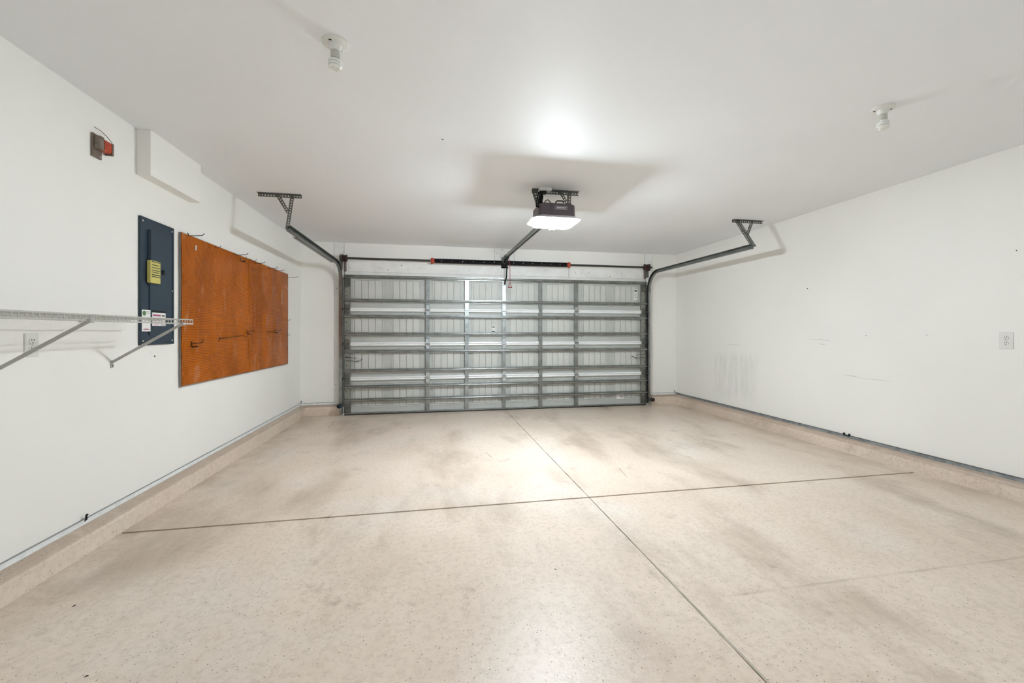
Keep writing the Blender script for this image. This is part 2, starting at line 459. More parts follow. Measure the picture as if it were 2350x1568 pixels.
# ------------------------------------------------------------------ garage door
gd = thing('garage_door', 'wide grey steel sectional garage door, closed, seen from inside', 'garage door', (XM, YD-.02, 0))
SY = YD - .010         # inner face of the skin
SH = .52; Z0 = .02
STILES = [-.093, .509, 1.101, 1.702, 2.307]
PC = [-.972, -.415, .208, .805, 1.402, 2.004, 2.640, 3.195]
panel_src = None
stile_src = {}
for sidx in range(4):
    zb = Z0 + sidx*SH + .002; zt = Z0 + (sidx+1)*SH - .002
    m = MB(); m.box(DL, DR, SY, YD+.028, zb, zt)
    sec = m.build('section', MSKIN, gd)
    for pc in PC:
        z0, z1 = zb+.084, zb+.458
        if panel_src is None:
            m = MB(); x0, x1 = pc-.222, pc+.222
            # moulded border
            for a in ((x0, x1, z0, z0+.010), (x0, x1, z1-.010, z1), (x0, x0+.010, z0+.010, z1-.010), (x1-.010, x1, z0+.010, z1-.010)):
                m.box(a[0], a[1], SY-.008, SY+.001, a[2], a[3])
            bw = (x1-x0-.05)/4
            for i in range(4):
                a = x0+.025+i*bw
                m.box(a+.0045, a+bw-.0045, SY-.011, SY+.001, z0+.022, z1-.022)
            panel_src = m.build('panel', MBOARD, sec, bevel=.002)
        else:
            inst(panel_src, 'panel', sec, (pc, panel_src.location[1], z0))
    # stiles
    for i, x in enumerate([DL+.046] + STILES + [DR-.046]):
        end = i in (0, 6); wd = .086 if end else .058
        key = 'e' if end else 'i'
        if key not in stile_src:
            m = MB(); h = wd/2
            m.prism([(-h, .0), (-h, .045), (h, .045), (h, 0), (h-.002, 0), (h-.002, .043), (-h+.002, .043), (-h+.002, 0)], (x, SY, zb), (x, SY, zt), (1, 0, 0), (0, -1, 0))
            stile_src[key] = m.build('end_stile' if end else 'stile', MESTILE if end else MGALV, sec)
        else:
            inst(stile_src[key], 'end_stile' if end else 'stile', sec, (x, stile_src[key].location[1], zb))
    for x in (DL+.030, DR-.030):
        for dz in (.13, .20, .33, .40):
            MB().obox((x+.004*math.sin(dz*40), SY-.0456, zb+dz), (.007, 0, .006), (0, .0012, 0), (-.003, 0, .005)).build('slot', MSLOT, sec)
    if sidx < 3:
        zj = zt + .002
        m = MB()
        pr = []
        for cz in (-.0155, .0155):
            for k in range(7):
                q = -math.pi/2 + math.pi*k/6
                pr.append((cz + math.sin(q)*.0145, .026 + .016*math.cos(q)))
        pr = [(-.032, 0)] + pr + [(.032, 0)]
        m.prism(pr, (DL+.09, SY, zj), (DR-.09, SY, zj), (0, 0, 1), (0, -1, 0))
        m.build('section_rail', MRAIL, gd, smooth=True)
# struts
strut_src = None
for z in (2.074, 1.718, 1.476, 1.212, .950, .664, .422, .223):
    if strut_src is None:
        pr = [(-.025, .0), (-.025, .003), (-.0145, .003), (-.0135, .040)]
        pr += [(-.0135*math.cos(math.pi*k/6), .040+.009*math.sin(math.pi*k/6)) for k in range(1, 6)]
        pr += [(.0135, .040), (.0145, .003), (.025, .003), (.025, 0), (.0125, 0), (.0115, .040), (-.0115, .040), (-.0125, 0)]
        m = MB(); m.prism(pr, (DL+.006, SY-.0455, z), (DR-.006, SY-.0455, z), (0, 0, 1), (0, -1, 0))
        strut_src = m.build('strut', MGALV, gd, smooth=True)
    else:
        inst(strut_src, 'strut', gd, (strut_src.location[0], strut_src.location[1], z-.025))
# hinges
hs = None
for k in range(3):
    zj = Z0 + (k+1)*SH
    for x in STILES:
        if x in (STILES[1], STILES[3]):
            continue
        if hs is None:
            m = MB(); y = SY-.0475
            m.prism([(-.030, -.014), (.030, -.014), (.022, -.075), (-.022, -.075)], (x, y, zj), (x, y-.004, zj), (1, 0, 0), (0, 0, 1))
            m.prism([(-.022, .075), (.022, .075), (.030, .014), (-.030, .014)], (x, y, zj), (x, y-.004, zj), (1, 0, 0), (0, 0, 1))
            m.cyl((x-.036, y-.012, zj), (x+.036, y-.012, zj), .013, 10)
            for dz in (-.055, .055): m.cyl((x, y-.009, zj+dz), (x, y-.002, zj+dz), .008, 8)
            hs = m.build('hinge', MHINGE, gd)
        else: inst(hs, 'hinge', gd, (x, hs.location[1], zj-.075))
    for x, sgn in ((DL+.046, -1), (DR-.046, 1)):
        m = MB(); y = SY-.0475
        m.box(x-.034, x+.034, y-.004, y, zj-.075, zj+.075)
        m.cyl((x-.036, y-.018, zj), (x+.036, y-.018, zj), .014, 10)
        m.cyl((x, y-.018, zj+.004), (x+sgn*.064, y-.018, zj+.004), .006, 8)
        h = m.build('end_hinge', MGALVD, gd)
        MB().lathe([(.004, -.012), (.022, -.011), (.022, .011), (.004, .012)], (x+sgn*.072, y-.018, zj+.004), 'x', 16).build('roller', MSLOT, h)
# top fixtures with rollers
for x, sgn in ((DL+.05, -1), (DR-.05, 1)):
    m = MB(); y = SY-.05
    m.box(x-.045, x+.035, y-.006, y, 1.92, 2.05)
    for q in range(4): m.box(x-.04, x+.04, y-.026, y-.004, 1.935+q*.028, 1.943+q*.028)
    m.cyl((x, y-.03, 2.03), (x+sgn*.066, y-.03, 2.03), .006, 8)
    m.build('top_bracket', MGALVD, gd)
# bottom corner brackets, bottom rail and seal
for x in (DL+.05, DR-.05):
    m = MB(); m.box(x-.045, x+.045, SY-.052, SY-.046, .03, .17); m.box(x-.045, x-.038, SY-.09, SY-.05, .04, .12); m.build('bottom_bracket', MGALVD, gd)
MB().box(DL+.004, DR-.004, SY-.05, SY+.02, .016, .032).build('bottom_rail', MGALV, gd)
MB().box(DL+.004, DR-.004, SY-.046, SY+.02, -.0005, .0165).build('bottom_seal', MRUB, gd)
# opener bracket on the middle stile
m = MB(); m.box(1.078, 1.124, SY-.056, SY-.0465, 1.86, 2.05)
for z in (1.875, 1.95, 2.02): m.cyl((1.101, SY-.064, z), (1.101, SY-.05, z), .009, 8)
m.box(1.083, 1.087, SY-.105, SY-.05, 1.97, 2.04); m.box(1.115, 1.119, SY-.105, SY-.05, 1.97, 2.04)
m.build('operator_bracket', MGALV, gd)
# side slide bolts
for x, sgn in ((DL+.09, 1), (DR-.09, -1)):
    m = MB(); y = SY-.05
    for z in (.815, .865): m.cyl((x-sgn*.06, y, z), (x+sgn*.10, y, z-.012), .0045, 6)
    m.cyl((x+sgn*.16, y+.02, .828), (x+sgn*.16, y-.01, .828), .009, 8)
    m.cyl((x+sgn*.10, y, .803), (x+sgn*.10, y-.025, .803), .012, 8)
    m.cyl((x+sgn*.10, y, .803), (x+sgn*.16, y+.01, .828), .004, 6)
    m.build('slide_bolt', MGALVD, gd)
# stickers on the door
def sticker(x0, x1, z0, z1, bars, y=SY-.0115):
    s_ = MB().box(x0, x1, y-.0008, y, z0, z1).build('sticker', MPAPER, gd)
    for a, b2, c, d, mt in bars: MB().box(x0+a*(x1-x0), x0+b2*(x1-x0), y-.0016, y-.0007, z0+c*(z1-z0), z0+d*(z1-z0)).build('print', mt, s_)
sticker(3.345, 3.405, 1.79, 1.965, [(.12, .88, .80, .93, MINK), (.15, .8, .52, .6, MSCUFF), (.15, .7, .36, .42, MSCUFF), (.3, .8, .2, .26, MSCUFF)])
sticker(.906, .962, 1.235, 1.345, [(.1, .9, .72, .86, MINK), (.1, .9, .1, .24, MINK), (.2, .8, .45, .5, MSCUFF)])
sticker(3.03, 3.155, .115, .195, [(.05, .4, .15, .5, MPAPER), (.45, .9, .3, .45, MSCUFF), (.45, .9, .6, .7, MSCUFF)])

# ------------------------------------------------------------------ door tracks with hangers
def track(sgn, x, label, hang):
    t = thing('door_track', label, 'track', (x, YD-.075, 0), 'galvanized door tracks')
    ye = hang['yend']; R = .30; yv = YD - .085; zh = 2.235; zs = zh - R
    # C section: a across (towards the room's middle is open), b out of the bend
    c = -sgn
    prof = [(-.020*c, -.026), (-.020*c, .026), (.018*c, .030), (.018*c, .024), (-.016*c, .021), (-.016*c, -.021), (.018*c, -.024), (.018*c, -.030)]
    MB().sweep(prof, [(x, yv, .03), (x, yv, zs)], (1, 0, 0), [(0, -1, 0)]*2).build('vertical_track', MGALV, t)
    pth, ey = [], []
    for i in range(13):
        q = math.pi/2*i/12
        pth.append((x, yv-R+R*math.cos(q), zs+R*math.sin(q))); ey.append((0, -math.cos(q), -math.sin(q)))
    MB().sweep(prof, pth, (1, 0, 0), ey).build('curved_track', MTRACK, t, smooth=True)
    xe = hang['xend']
    MB().sweep(prof, [(x, yv-R, zh), (xe, ye, hang['zend'])], (1, 0, 0), [(0, 0, -1)]*2).build('horizontal_track', MTRACK, t)
    # reinforcing angle beside the horizontal track
    m = MB(); o = .021*sgn
    a0 = lerp((x, yv-R, zh), (xe, ye, hang['zend']), .05); a1 = lerp((x, yv-R, zh), (xe, ye, hang['zend']), .86)
    m.prism(([(0, -.03), (0, .022), (.003*sgn, .022), (.003*sgn, -.027), (.03*sgn, -.027), (.03*sgn, -.03)] if sgn < 0 else [(0, -.022), (0, .026), (.03, .026), (.03, .023), (.003, .023), (.003, -.022)]), a0+Vector((o, 0, 0)), a1+Vector((o, 0, 0)), (1, 0, 0), (0, 0, 1))
    m.build('stiffener_angle', MTRACK, t)
    # wall angle that carries the vertical track, slotted brackets
    m = MB(); m.box(x+.012*sgn, x+.016*sgn, yv, YD-.006, .03, 1.98); m.box(x+.012*sgn, x+.050*sgn, YD-.0085, YD-.006, .03, 1.98)
    m.build('jamb_angle', MGALVD if sgn > 0 else MGALV, t)
    for z in (.35, .9, 1.45): MB().cyl((x+.026*sgn, YD-.016, z), (x+.026*sgn, YD-.006, z), .008, 8).build('bolt', MSLOT, t)
    m = MB(); m.box(x+.020*sgn, x+.0225*sgn, yv-.03, YD-.006, zs-.04, zs+.10); m.box(x+.020*sgn, x+.05*sgn, YD-.009, YD-.0065, zs-.04, zs+.10)
    m.build('flag_bracket', MTRACK, t)
    # ceiling hanger of perforated angle
    hg = hang
    m = MB(); perf_angle(m, hg['c0'], hg['c1'], (0, 0, -1), (0, -1, 0)); cb = m.build('ceiling_angle', MGALVD, t)
    m = MB(); perf_angle(m, hg['d0'], hg['d1'], hg['da'], hg['db'], .034); m.build('drop_angle', MGALVD, t)
    m = MB(); perf(m, hg['e0'], hg['e1'], hg['ea'], .034); m.build('brace_strap', MGALVD, t)
    return t
TXL, TXR = DL-.034, DR+.028
track(-1, TXL, 'galvanized door track and perforated hanger on the pegboard side', dict(
    yend=4.33, xend=TXL-.02, zend=2.235,
    c0=(-1.665, 4.41, ZC-.001), c1=(-1.272, 4.41, ZC-.001),
    d0=(-1.372, 4.40, ZC-.012), d1=(-1.405, 4.36, 2.236), da=(1, 0, .05), db=(0, 1, 0),
    e0=(-1.508, 4.404, ZC-.012), e1=(-1.405, 4.396, 2.395), ea=(.85, 0, .5)))
track(1, TXR, 'galvanized door track and perforated hanger on the bare white wall side', dict(
    yend=4.22, xend=TXR+.02, zend=2.225,
    c0=(3.497, 4.42, ZC-.001), c1=(3.912, 4.42, ZC-.001),
    d0=(3.560, 4.41, ZC-.012), d1=(3.625, 4.22, 2.225), da=(1, 0, 0), db=(0, 1, 0),
    e0=(3.735, 4.40, ZC-.012), e1=(3.598, 4.318, 2.385), ea=(1, 0, 0)))

# ------------------------------------------------------------------ torsion spring above the door
ts = thing('torsion_spring_assembly', 'black torsion springs with red cones on a steel shaft above the door', 'torsion spring', (XM, YD-.11, 2.30))
SHY, SHZ = YD-.11, 2.334
MB().cyl((DL-.01, SHY, SHZ), (DR+.075, SHY, SHZ), .0165, 14).build('shaft', MSHAFT, ts, smooth=True)
for x0, x1 in ((-.0, 1.075), (1.135, 2.135)):
    n = int((x1-x0)/.0105); pth = []
    N = n*8
    for i in range(N+1):
        q = 2*math.pi*i/8; xx = x0+.01+(x1-x0-.02)*i/N
        pth.append((xx, SHY+.033*math.cos(q), SHZ+.033*math.sin(q)))
    sp = MB().tube(pth, .0052, 5).build('spring', MSPRING, ts, smooth=True)
    for i in range(6):
        xx = x0 + (x1-x0)*(i+.7)/6.6
        MB().obox((xx, SHY-.0385, SHZ-.004+.003*(i % 2)), (.006, 0, .007), (0, .0006, 0), (.0018, 0, -.0012)).build('chalk_mark', MPAPER, sp)
for x, s_ in ((-.02, -1), (2.155, 1)):
    m = MB(); m.lathe([(.020, -.026*1), (.041, -.022), (.046, -.004), (.041, .014), (.034, .03)] if s_ < 0 else [(.034, -.03), (.041, -.014), (.046, .004), (.041, .022), (.020, .026)], (x, SHY, SHZ), 'x', 18)
    for q in range(3):
        a = 2*math.pi*q/3+.6; m.cyl((x+s_*.012, SHY, SHZ), (x+s_*.012, SHY+.052*math.cos(a), SHZ+.052*math.sin(a)), .009, 8)
    m.build('winding_cone', MRED, ts)
m = MB(); m.box(1.098, 1.104, SHY-.02, YD-.007, SHZ-.03, SHZ+.03); m.box(1.06, 1.15, YD-.012, YD-.007, SHZ-.07, SHZ+.07); m.lathe([(.02, -.02), (.037, -.016), (.037, .016), (.02, .02)], (1.105, SHY, SHZ), 'x', 16)
m.build('centre_bearing', MBLK, ts)
for x, s_ in ((DL+.022, -1), (DR-.03, 1)):
    MB().lathe([(.03, -.032), (.056, -.030), (.056, -.022), (.044, -.016), (.044, .016), (.054, .024), (.054, .031), (.03, .032)], (x, SHY, SHZ), 'x', 20).build('cable_drum', MMAROON, ts, smooth=True)
    xb = x + s_*.052
    m = MB(); m.box(xb-.002, xb+.002, SHY-.045, YD-.007, SHZ-.06, SHZ+.055); m.box(min(xb, xb+s_*.05), max(xb, xb+s_*.05), YD-.0095, YD-.007, SHZ-.16, SHZ+.055)
    m.build('bearing_plate', MGALVD, ts)
    MB().box(x-.012, x+.012, SHY+.04, SHY+.065, SHZ-.19, SHZ-.03).build('drum_strap', MTRF, ts)
    MB().cyl((x+s_*.012, SHY+.04, SHZ), (x+s_*.018, YD-.068, .12), .0025, 6).build('lift_cable', MSLOT, ts)

# ------------------------------------------------------------------ garage door opener (the lit lamp)
OX = 1.098
op = thing('garage_door_opener', 'dark ceiling-hung door opener with a glowing white light lens', 'door opener', (OX, 3.76, 2.22))
def rrect(w, d, r, n=5):
    pts = []
    for cx, cy, a0 in ((w-r, d-r, 0), (-w+r, d-r, 90), (-w+r, -d+r, 180), (w-r, -d+r, 270)):
        for i in range(n+1):
            q = math.radians(a0+90*i/n); pts.append((cx+r*math.cos(q), cy+r*math.sin(q)))
    return pts
def loft(levels, c, n=5):
    mb = MB(); rings = [[(c[0]+x, c[1]+y, z) for x, y in rrect(w_, d_, r_, n)] for z, w_, d_, r_ in levels]; k = len(rings[0])
    for r_ in rings: mb.v += r_
    for i in range(len(rings)-1):
        for j in range(k): mb.f.append((i*k+j, i*k+(j+1) % k, (i+1)*k+(j+1) % k, (i+1)*k+j))
    mb.f += [tuple(reversed(range(k))), tuple((len(rings)-1)*k+j for j in range(k))]
    return mb
OC = (OX, 3.765)
loft([(2.290, .172, .150, .05), (2.392, .170, .148, .05), (2.404, .155, .133, .045)], OC).build('housing', MHOUSE, op, smooth=True)
loft([(2.229, .150, .10, .05), (2.2335, .178, .118, .054), (2.237, .180, .120, .054)], OC, 6).build('lens_base', MLENSB, op, smooth=True)
lens = loft([(2.236, .182, .122, .056), (2.2665, .204, .144, .062)], OC, 6).build('light_lens', MLENS, op, smooth=True)
loft([(2.2668, .228, .167, .069), (2.2715, .228, .167, .069), (2.291, .18, .15, .055)], OC).build('lens_rim', MSENS, op, smooth=True)
MB().lathe([(.012, -.030), (.024, -.026), (.028, -.014), (.028, .002)], (OX+.004, 3.835, 2.232), 'z', 18).build('motion_sensor', MSENS, op, smooth=True)
m = MB(); y = 3.765-.1505
m.box(OX-.022, OX+.086, y-.002, y+.004, 2.345, 2.372)
lp = m.build('name_plate', MHOUSEL, op)
MB().box(OX-.019, OX+.083, y-.0028, y-.0015, 2.348, 2.369).build('plate_field', MHOUSE, lp)
MB().box(OX-.012, OX+.074, y-.0036, y-.0022, 2.353, 2.364).build('print', MHOUSEL, lp)
for x in (OX-.072, OX-.058): MB().box(x-.001, x+.001, y-.001, y+.004, 2.30, 2.395).build('seam', MSLOT, op)
# rail to the header
r0, r1 = Vector((OX+.01, 3.90, 2.352)), Vector((OX+.012, YD-.17, 2.418))
MB().prism([(-.022, -.022), (-.022, .02), (.022, .02), (.022, -.022), (.008, -.022), (.008, -.008), (-.008, -.008), (-.008, -.022)], r0, r1, (1, 0, 0), (0, 0, 1)).build('rail', MTRACK, op)
m = MB(); e = r1
m.box(e.x-.026, e.x+.026, e.y-.14, e.y+.03, e.z-.045, e.z+.026); m.build('idler_pulley', MBLK, op, bevel=.008)
m = MB()
for s_ in (-1, 1): m.obox((e.x+s_*.024, e.y+.09, e.z-.02), (.002, 0, 0), (0, .085, -.012), (0, .006, .016))
m.box(e.x-.045, e.x+.045, YD-.013, YD-.007, e.z-.06, e.z+.02); m.build('header_bracket', MGALVD, op)
m = MB(); m.box(e.x-.022, e.x+.022, e.y-.20, e.y-.06, e.z-.05, e.z-.02); tr = m.build('trolley', MBLK, op, bevel=.006)
m = MB(); m.tube([(e.x+.008, e.y-.10, e.z-.05), (e.x+.004, e.y-.07, 2.24), (1.115, e.y-.03, 2.10), (1.105, SY-.085, 2.0)], .010, 8)
m.cyl((e.x-.012, e.y-.07, 2.24), (e.x+.026, e.y-.07, 2.24), .009, 8); m.build('door_arm', MBLK, op)
m = MB(); x = e.x+.034
m.tube([(x-.012, e.y-.13, e.z-.05), (x, e.y-.14, e.z-.09), (x+.006, e.y-.145, 2.2), (x+.006, e.y-.145, 1.995)], .0042, 6)
rp = m.build('release_cord', MROPE, op)
m = MB(); m.tube([(x+.006, e.y-.145, 2.0), (x+.022, e.y-.145, 1.955), (x+.03, e.y-.145, 1.935)], .004, 6); m.tube([(x+.006, e.y-.145, 2.0), (x-.010, e.y-.145, 1.955), (x-.018, e.y-.145, 1.935)], .004, 6)
m.cyl((x-.026, e.y-.145, 1.930), (x+.038, e.y-.145, 1.926), .0085, 8); m.build('release_handle', MROPE, op)
# hanging irons
BY = 3.83
m = MB(); perf_angle(m, (.905, BY, ZC-.001), (1.365, BY, ZC-.001), (0, 0, -1), (0, -1, 0), .034); m.build('ceiling_angle', MGALVD, op)
m = MB(); perf_angle(m, (1.262, BY, ZC-.01), (1.255, BY-.02, 2.40), (1, 0, 0), (0, 1, 0), .03); m.build('drop_angle', MGALVD, op)
m = MB(); perf(m, (1.168, BY, ZC-.012), (1.262, BY-.02, 2.415), (.86, 0, .5), .03); m.build('brace_strap', MGALVD, op)
m = MB(); perf_angle(m, (.915, BY, ZC-.01), (.962, BY-.02, 2.40), (1, 0, 0), (0, 1, 0), .03); m.build('drop_angle', MGALVD, op)
# power cord bundle, loop and handles on top
m = MB()
for k in range(4):
    dx = .012*k
    m.tube([(.985+dx*.6, BY-.05, ZC-.03), (.950+dx, BY-.08, 2.53), (.930+dx*1.2, BY-.12-.01*k, 2.47), (.912+dx*1.3, BY-.15, 2.40), (.908+dx*1.2, BY-.17, 2.372), (.922+dx, BY-.18, 2.362), (.940+dx*.8, BY-.17, 2.385), (.950+dx*.6, BY-.12, 2.45), (.962+dx*.5, BY-.07, 2.54)], .0065, 7)
m.build('power_cord', MBLK, op, smooth=True)
m = MB(); m.tube([(OX-.125+.075*i/8, 3.655, 2.400+.036*math.sin(math.pi*i/8)) for i in range(9)], .0042, 6); m.tube([(OX-.012, 3.655, 2.398), (OX-.010, 3.655, 2.420), (OX+.004, 3.655, 2.432), (OX+.05, 3.655, 2.434), (OX+.066, 3.655, 2.425), (OX+.058, 3.655, 2.416)], .006, 6)
m.build('wire_loop', MBLK, op, smooth=True)
jb = thing('ceiling_outlet_box', 'small white outlet box on the ceiling above the door opener', 'outlet box', (1.01, 3.78, ZC-.03))
MB().box(.962, 1.075, 3.735, 3.805, ZC-.032, ZC).build('box', MPLAST, jb, bevel=.004)
MB().box(.995, 1.03, 3.75, 3.79, ZC-.06, ZC-.03).build('plug', MBLK, jb, bevel=.004)

# ------------------------------------------------------------------ photo-eye sensors at the foot of the tracks
for x, mt, lab, s_ in ((TXL-.012, MSBLUE, 'dark teal safety sensor at the foot of the door track beside pegboard wall', -1), (TXR+.038, MSBRN, 'dark brown safety sensor at the foot of the door track beside bare wall', 1)):
    sn = thing('safety_sensor', lab, 'sensor', (x, YD-.12, .06), 'door safety sensors')
    zc = .158 if s_ < 0 else .105
    MB().lathe([(.016, -.03), (.032, -.022), (.034, .012), (.022, .026)], (x, YD-.15, zc), 'y', 16).build('body', mt, sn, smooth=True)
    MB().lathe([(.004, -.008), (.014, -.006), (.016, .002)], (x-.004, YD-.178, zc+.006), 'y', 12).build('eye', MBLK, sn)
    m = MB(); m.box(x-.004, x+.004, YD-.15, YD-.02, zc-.035, zc-.029); m.box(x-.026, x+.026, YD-.022, YD-.0125, zc-.05, zc+.02); m.build('mount', MGALVD, sn)
    m = MB(); m.tube([(x+.01, YD-.13, zc+.02), (x+.016, YD-.06, zc+.06), (x+.014, YD-.03, zc+.12)], .003, 6); m.build('wire', MSLOT, sn)

# ------------------------------------------------------------------ bare bulbs in ceiling lampholders
def lamp(x, y, label, spin):
    t = thing('ceiling_lampholder', label, 'light fixture', (x, y, ZC), 'ceiling lampholders')
    MB().lathe([(.0585, 0), (.0585, -.006), (.052, -.010), (.030, -.014), (.024, -.034), (.022, -.040), (.018, -.041)], (x, y, ZC), 'z', 28).build('base', MPLAST, t, smooth=True)
    for a in (spin, spin+math.pi):
        MB().obox((x+.040*math.cos(a), y+.040*math.sin(a), ZC-.0125), (.006, 0, 0), (0, .003, 0), (0, 0, .0012)).build('screw_slot', MSLOT, t)
    MB().lathe([(.017, -.038), (.019, -.044), (.0215, -.048), (.0225, -.066), (.0215, -.074), (.017, -.077)], (x, y, ZC), 'z', 22).build('ballast', MBALL, t, smooth=True)
    pth = []; N = 96
    for i in range(N+1):
        q = 2*math.pi*i/32 + spin
        r = .0245*min(1, .45+i/12, .35+(N-i)/14)
        pth.append((x+r*math.cos(q), y+r*math.sin(q), ZC-.081-.043*i/N))
    MB().tube(pth, .0068, 8).build('spiral_tube', MBULB, t, smooth=True)
    MB().lathe([(.019, -.078), (.021, -.082), (.019, -.118), (.008, -.124)], (x, y, ZC), 'z', 16).build('tube_core', MBULB, t, smooth=True)
lamp(-.449, 2.058, 'white ceiling lampholder with an unlit spiral bulb, nearer the pegboard wall', 1.2)
lamp(2.646, 2.055, 'white ceiling lampholder with an unlit spiral bulb, nearer the bare wall', 2.6)

# ------------------------------------------------------------------ electrical panel
ep = thing('electrical_panel', 'dark slate-blue breaker panel on the white wall beside pegboard', 'electrical panel', (XL, 3.389, 1.155))
MB().box(XL, XL+.012, 3.182, 3.548, 1.152, 2.016).build('cover', MPANEL, ep, bevel=.003)
X1 = XL+.012
m = MB()
for a in ((3.182, 3.548, 2.004, 2.016), (3.182, 3.548, 1.152, 1.164), (3.182, 3.192, 1.164, 2.004), (3.532, 3.548, 1.164, 2.004)): m.box(X1-.002, X1+.004, *a)
m.build('rim', MPANEL, ep, bevel=.0015)
dr = MB().box(X1, X1+.006, 3.272, 3.505, 1.215, 1.945).build('door', MPANEL, ep, bevel=.002)
m = MB(); m.prism([(0, 0), (.014, .004), (.014, .010), (0, .014)], (X1+.005, 3.255, 1.56), (X1+.005, 3.255, 1.94), (1, 0, 0), (0, 1, 0)); m.build('hinge_ridge', MPANEL, dr, smooth=True)
lt = MB().box(X1+.004, X1+.030, 3.240, 3.344, 1.576, 1.730).build('card_holder', MYEL, dr, bevel=.003)
for i, z in enumerate((1.722, 1.700, 1.682, 1.664, 1.650, 1.634, 1.620)):
    MB().box(X1+.0295, X1+.0308, 3.250, 3.338 - (.012 if i % 3 == 1 else 0), z-.0022 if i != 5 else z-.004, z+.0022).build('print', MINK, lt)
MB().box(X1+.005, X1+.012, 3.400, 3.428, 1.650, 1.684).build('latch', MBLK, dr, bevel=.002)
for y, z in ((3.205, 1.988), (3.523, 1.986), (3.525, 1.545), (3.205, 1.180), (3.523, 1.180)):
    MB().lathe([(.0075, 0), (.006, .004), (.002, .005)], (X1+.003, y, z), 'x', 10).build('screw', MSCREW, ep)
def label_card(y0, y1, z0, z1, bars, x):
    c = MB().box(x, x+.0012, y0, y1, z0, z1).build('label_card', MPAPER, ep)
    for a, b2, c0, d, mt in bars: MB().box(x+.001, x+.0019, y0+a*(y1-y0), y0+b2*(y1-y0), z0+c0*(z1-z0), z0+d*(z1-z0)).build('print', mt, c)
    return c
c1 = label_card(3.188, 3.274, 1.245, 1.390, [(.45, .9, .90, .93, MSCUFF), (.45, .85, .84, .86, MGREEN), (.15, .85, .07, .10, MMAG), (.3, .7, .12, .14, MSCUFF)], X1+.0065)
MB().lathe([(.017, 0), (.017, .0008)], (X1+.0075, 3.211, 1.367), 'x', 16).build('round_emblem', MGREEN, c1)
label_card(3.293, 3.438, 1.284, 1.376, [(.05, .62, .74, .86, MMAG), (.70, .92, .74, .83, MINK), (.04, .96, .56, .63, MINK), (.06, .9, .36, .40, MMAG), (.06, .9, .26, .29, MMAG), (.06, .9, .18, .20, MMAG), (.1, .5, .05, .09, MMAG), (.6, .95, .05, .09, MINK)], X1+.0065)
MB().box(X1+.006, X1+.0075, 3.290, 3.442, 1.380, 1.390).build('card_clip', MBLK, ep)
# nail and holes in the wall under the panel
def hole(parent, x, y, z, r=.007, mt=MSLOT, axis='x'):
    MB().lathe([(r, -.0012), (r*.7, .0012)], (x, y, z), axis, 10).build('nail_hole', mt, parent)
hole(wl, XL, 3.352, 1.070, .008); hole(wl, XL, 3.31, 1.10, .012, MTRIM)

# ------------------------------------------------------------------ pegboard
PX = XL + .022
pb = thing('pegboard', 'glossy orange-brown pegboard in two warped sheets on the wall', 'pegboard', (XL, 4.81, .82))
def sheet(y0, y1, z0, z1, seed, lift):
    rnd = random.Random(seed); ny, nz = 48, 48; mb = MB(); ph = [(rnd.uniform(3, 9), rnd.uniform(.6, 2.2), rnd.uniform(0, 6), rnd.uniform(0, 6)) for _ in range(7)]
    def dx(y, z):
        e = min((y-y0)/.15, (y1-y)/.15, (z-z0)/.15, (z1-z)/.15, 1)
        e = max(e, 0)
        s_ = sum(math.sin(a*y+p)*math.sin(b*1.7*z+q) for a, b, p, q in ph)/7
        k = 0
        for i in range(9):
            cy = y0+(y1-y0)*((i*.37+seed*.21) % 1); cz = z0+(z1-z0)*((i*.53+.1*seed) % 1)
            k += .006*math.exp(-((y-cy)/.045)**2-((z-cz)/.12)**2)
        return (s_*.008 + k)*e
    for i in range(ny+1):
        for j in range(nz+1):
            y = y0+(y1-y0)*i/ny; z = z0+(z1-z0)*j/nz
            edge = .002*math.sin(9*z)+.0012*math.sin(31*z+seed)
            yy = y + (edge*(1-i/ny*8) if i < ny/8 else 0)
            mb.v.append((PX+.005+lift+dx(y, z), yy, z))
    for i in range(ny):
        for j in range(nz):
            a = i*(nz+1)+j; mb.f.append((a, a+nz+1, a+nz+2, a+1))
    k = len(mb.v)
    mb.v += [(v[0]-.006, v[1], v[2]) for v in mb.v[:k]]
    mb.f += [tuple(k+q for q in reversed(f)) for f in mb.f[:ny*nz]]
    rim = [i*(nz+1) for i in range(ny+1)] + [ny*(nz+1)+j for j in range(1, nz+1)] + [i*(nz+1)+nz for i in range(ny-1, -1, -1)] + [j for j in range(nz-1, 0, -1)]
    for q in range(len(rim)):
        a, b2 = rim[q], rim[(q+1) % len(rim)]; mb.f.append((a, b2, k+b2, k+a))
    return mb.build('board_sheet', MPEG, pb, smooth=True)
sheet(3.624, 4.806, .825, 2.006, 1, 0.0); sheet(4.806, 5.998, .825, 2.008, 2, .003)
for y0, y1, z0, z1 in ((3.634, 6.03, 1.955, 2.012), (3.634, 6.03, .815, .872), (3.634, 3.675, .872, 1.955), (4.78, 4.83, .872, 1.955), (5.96, 6.005, .872, 1.955)):
    MB().box(XL, XL+.018, y0, y1, z0, z1).build('furring_strip', MFUR, pb)
PF = PX + .008
HG = 'wire hooks on the pegboard'
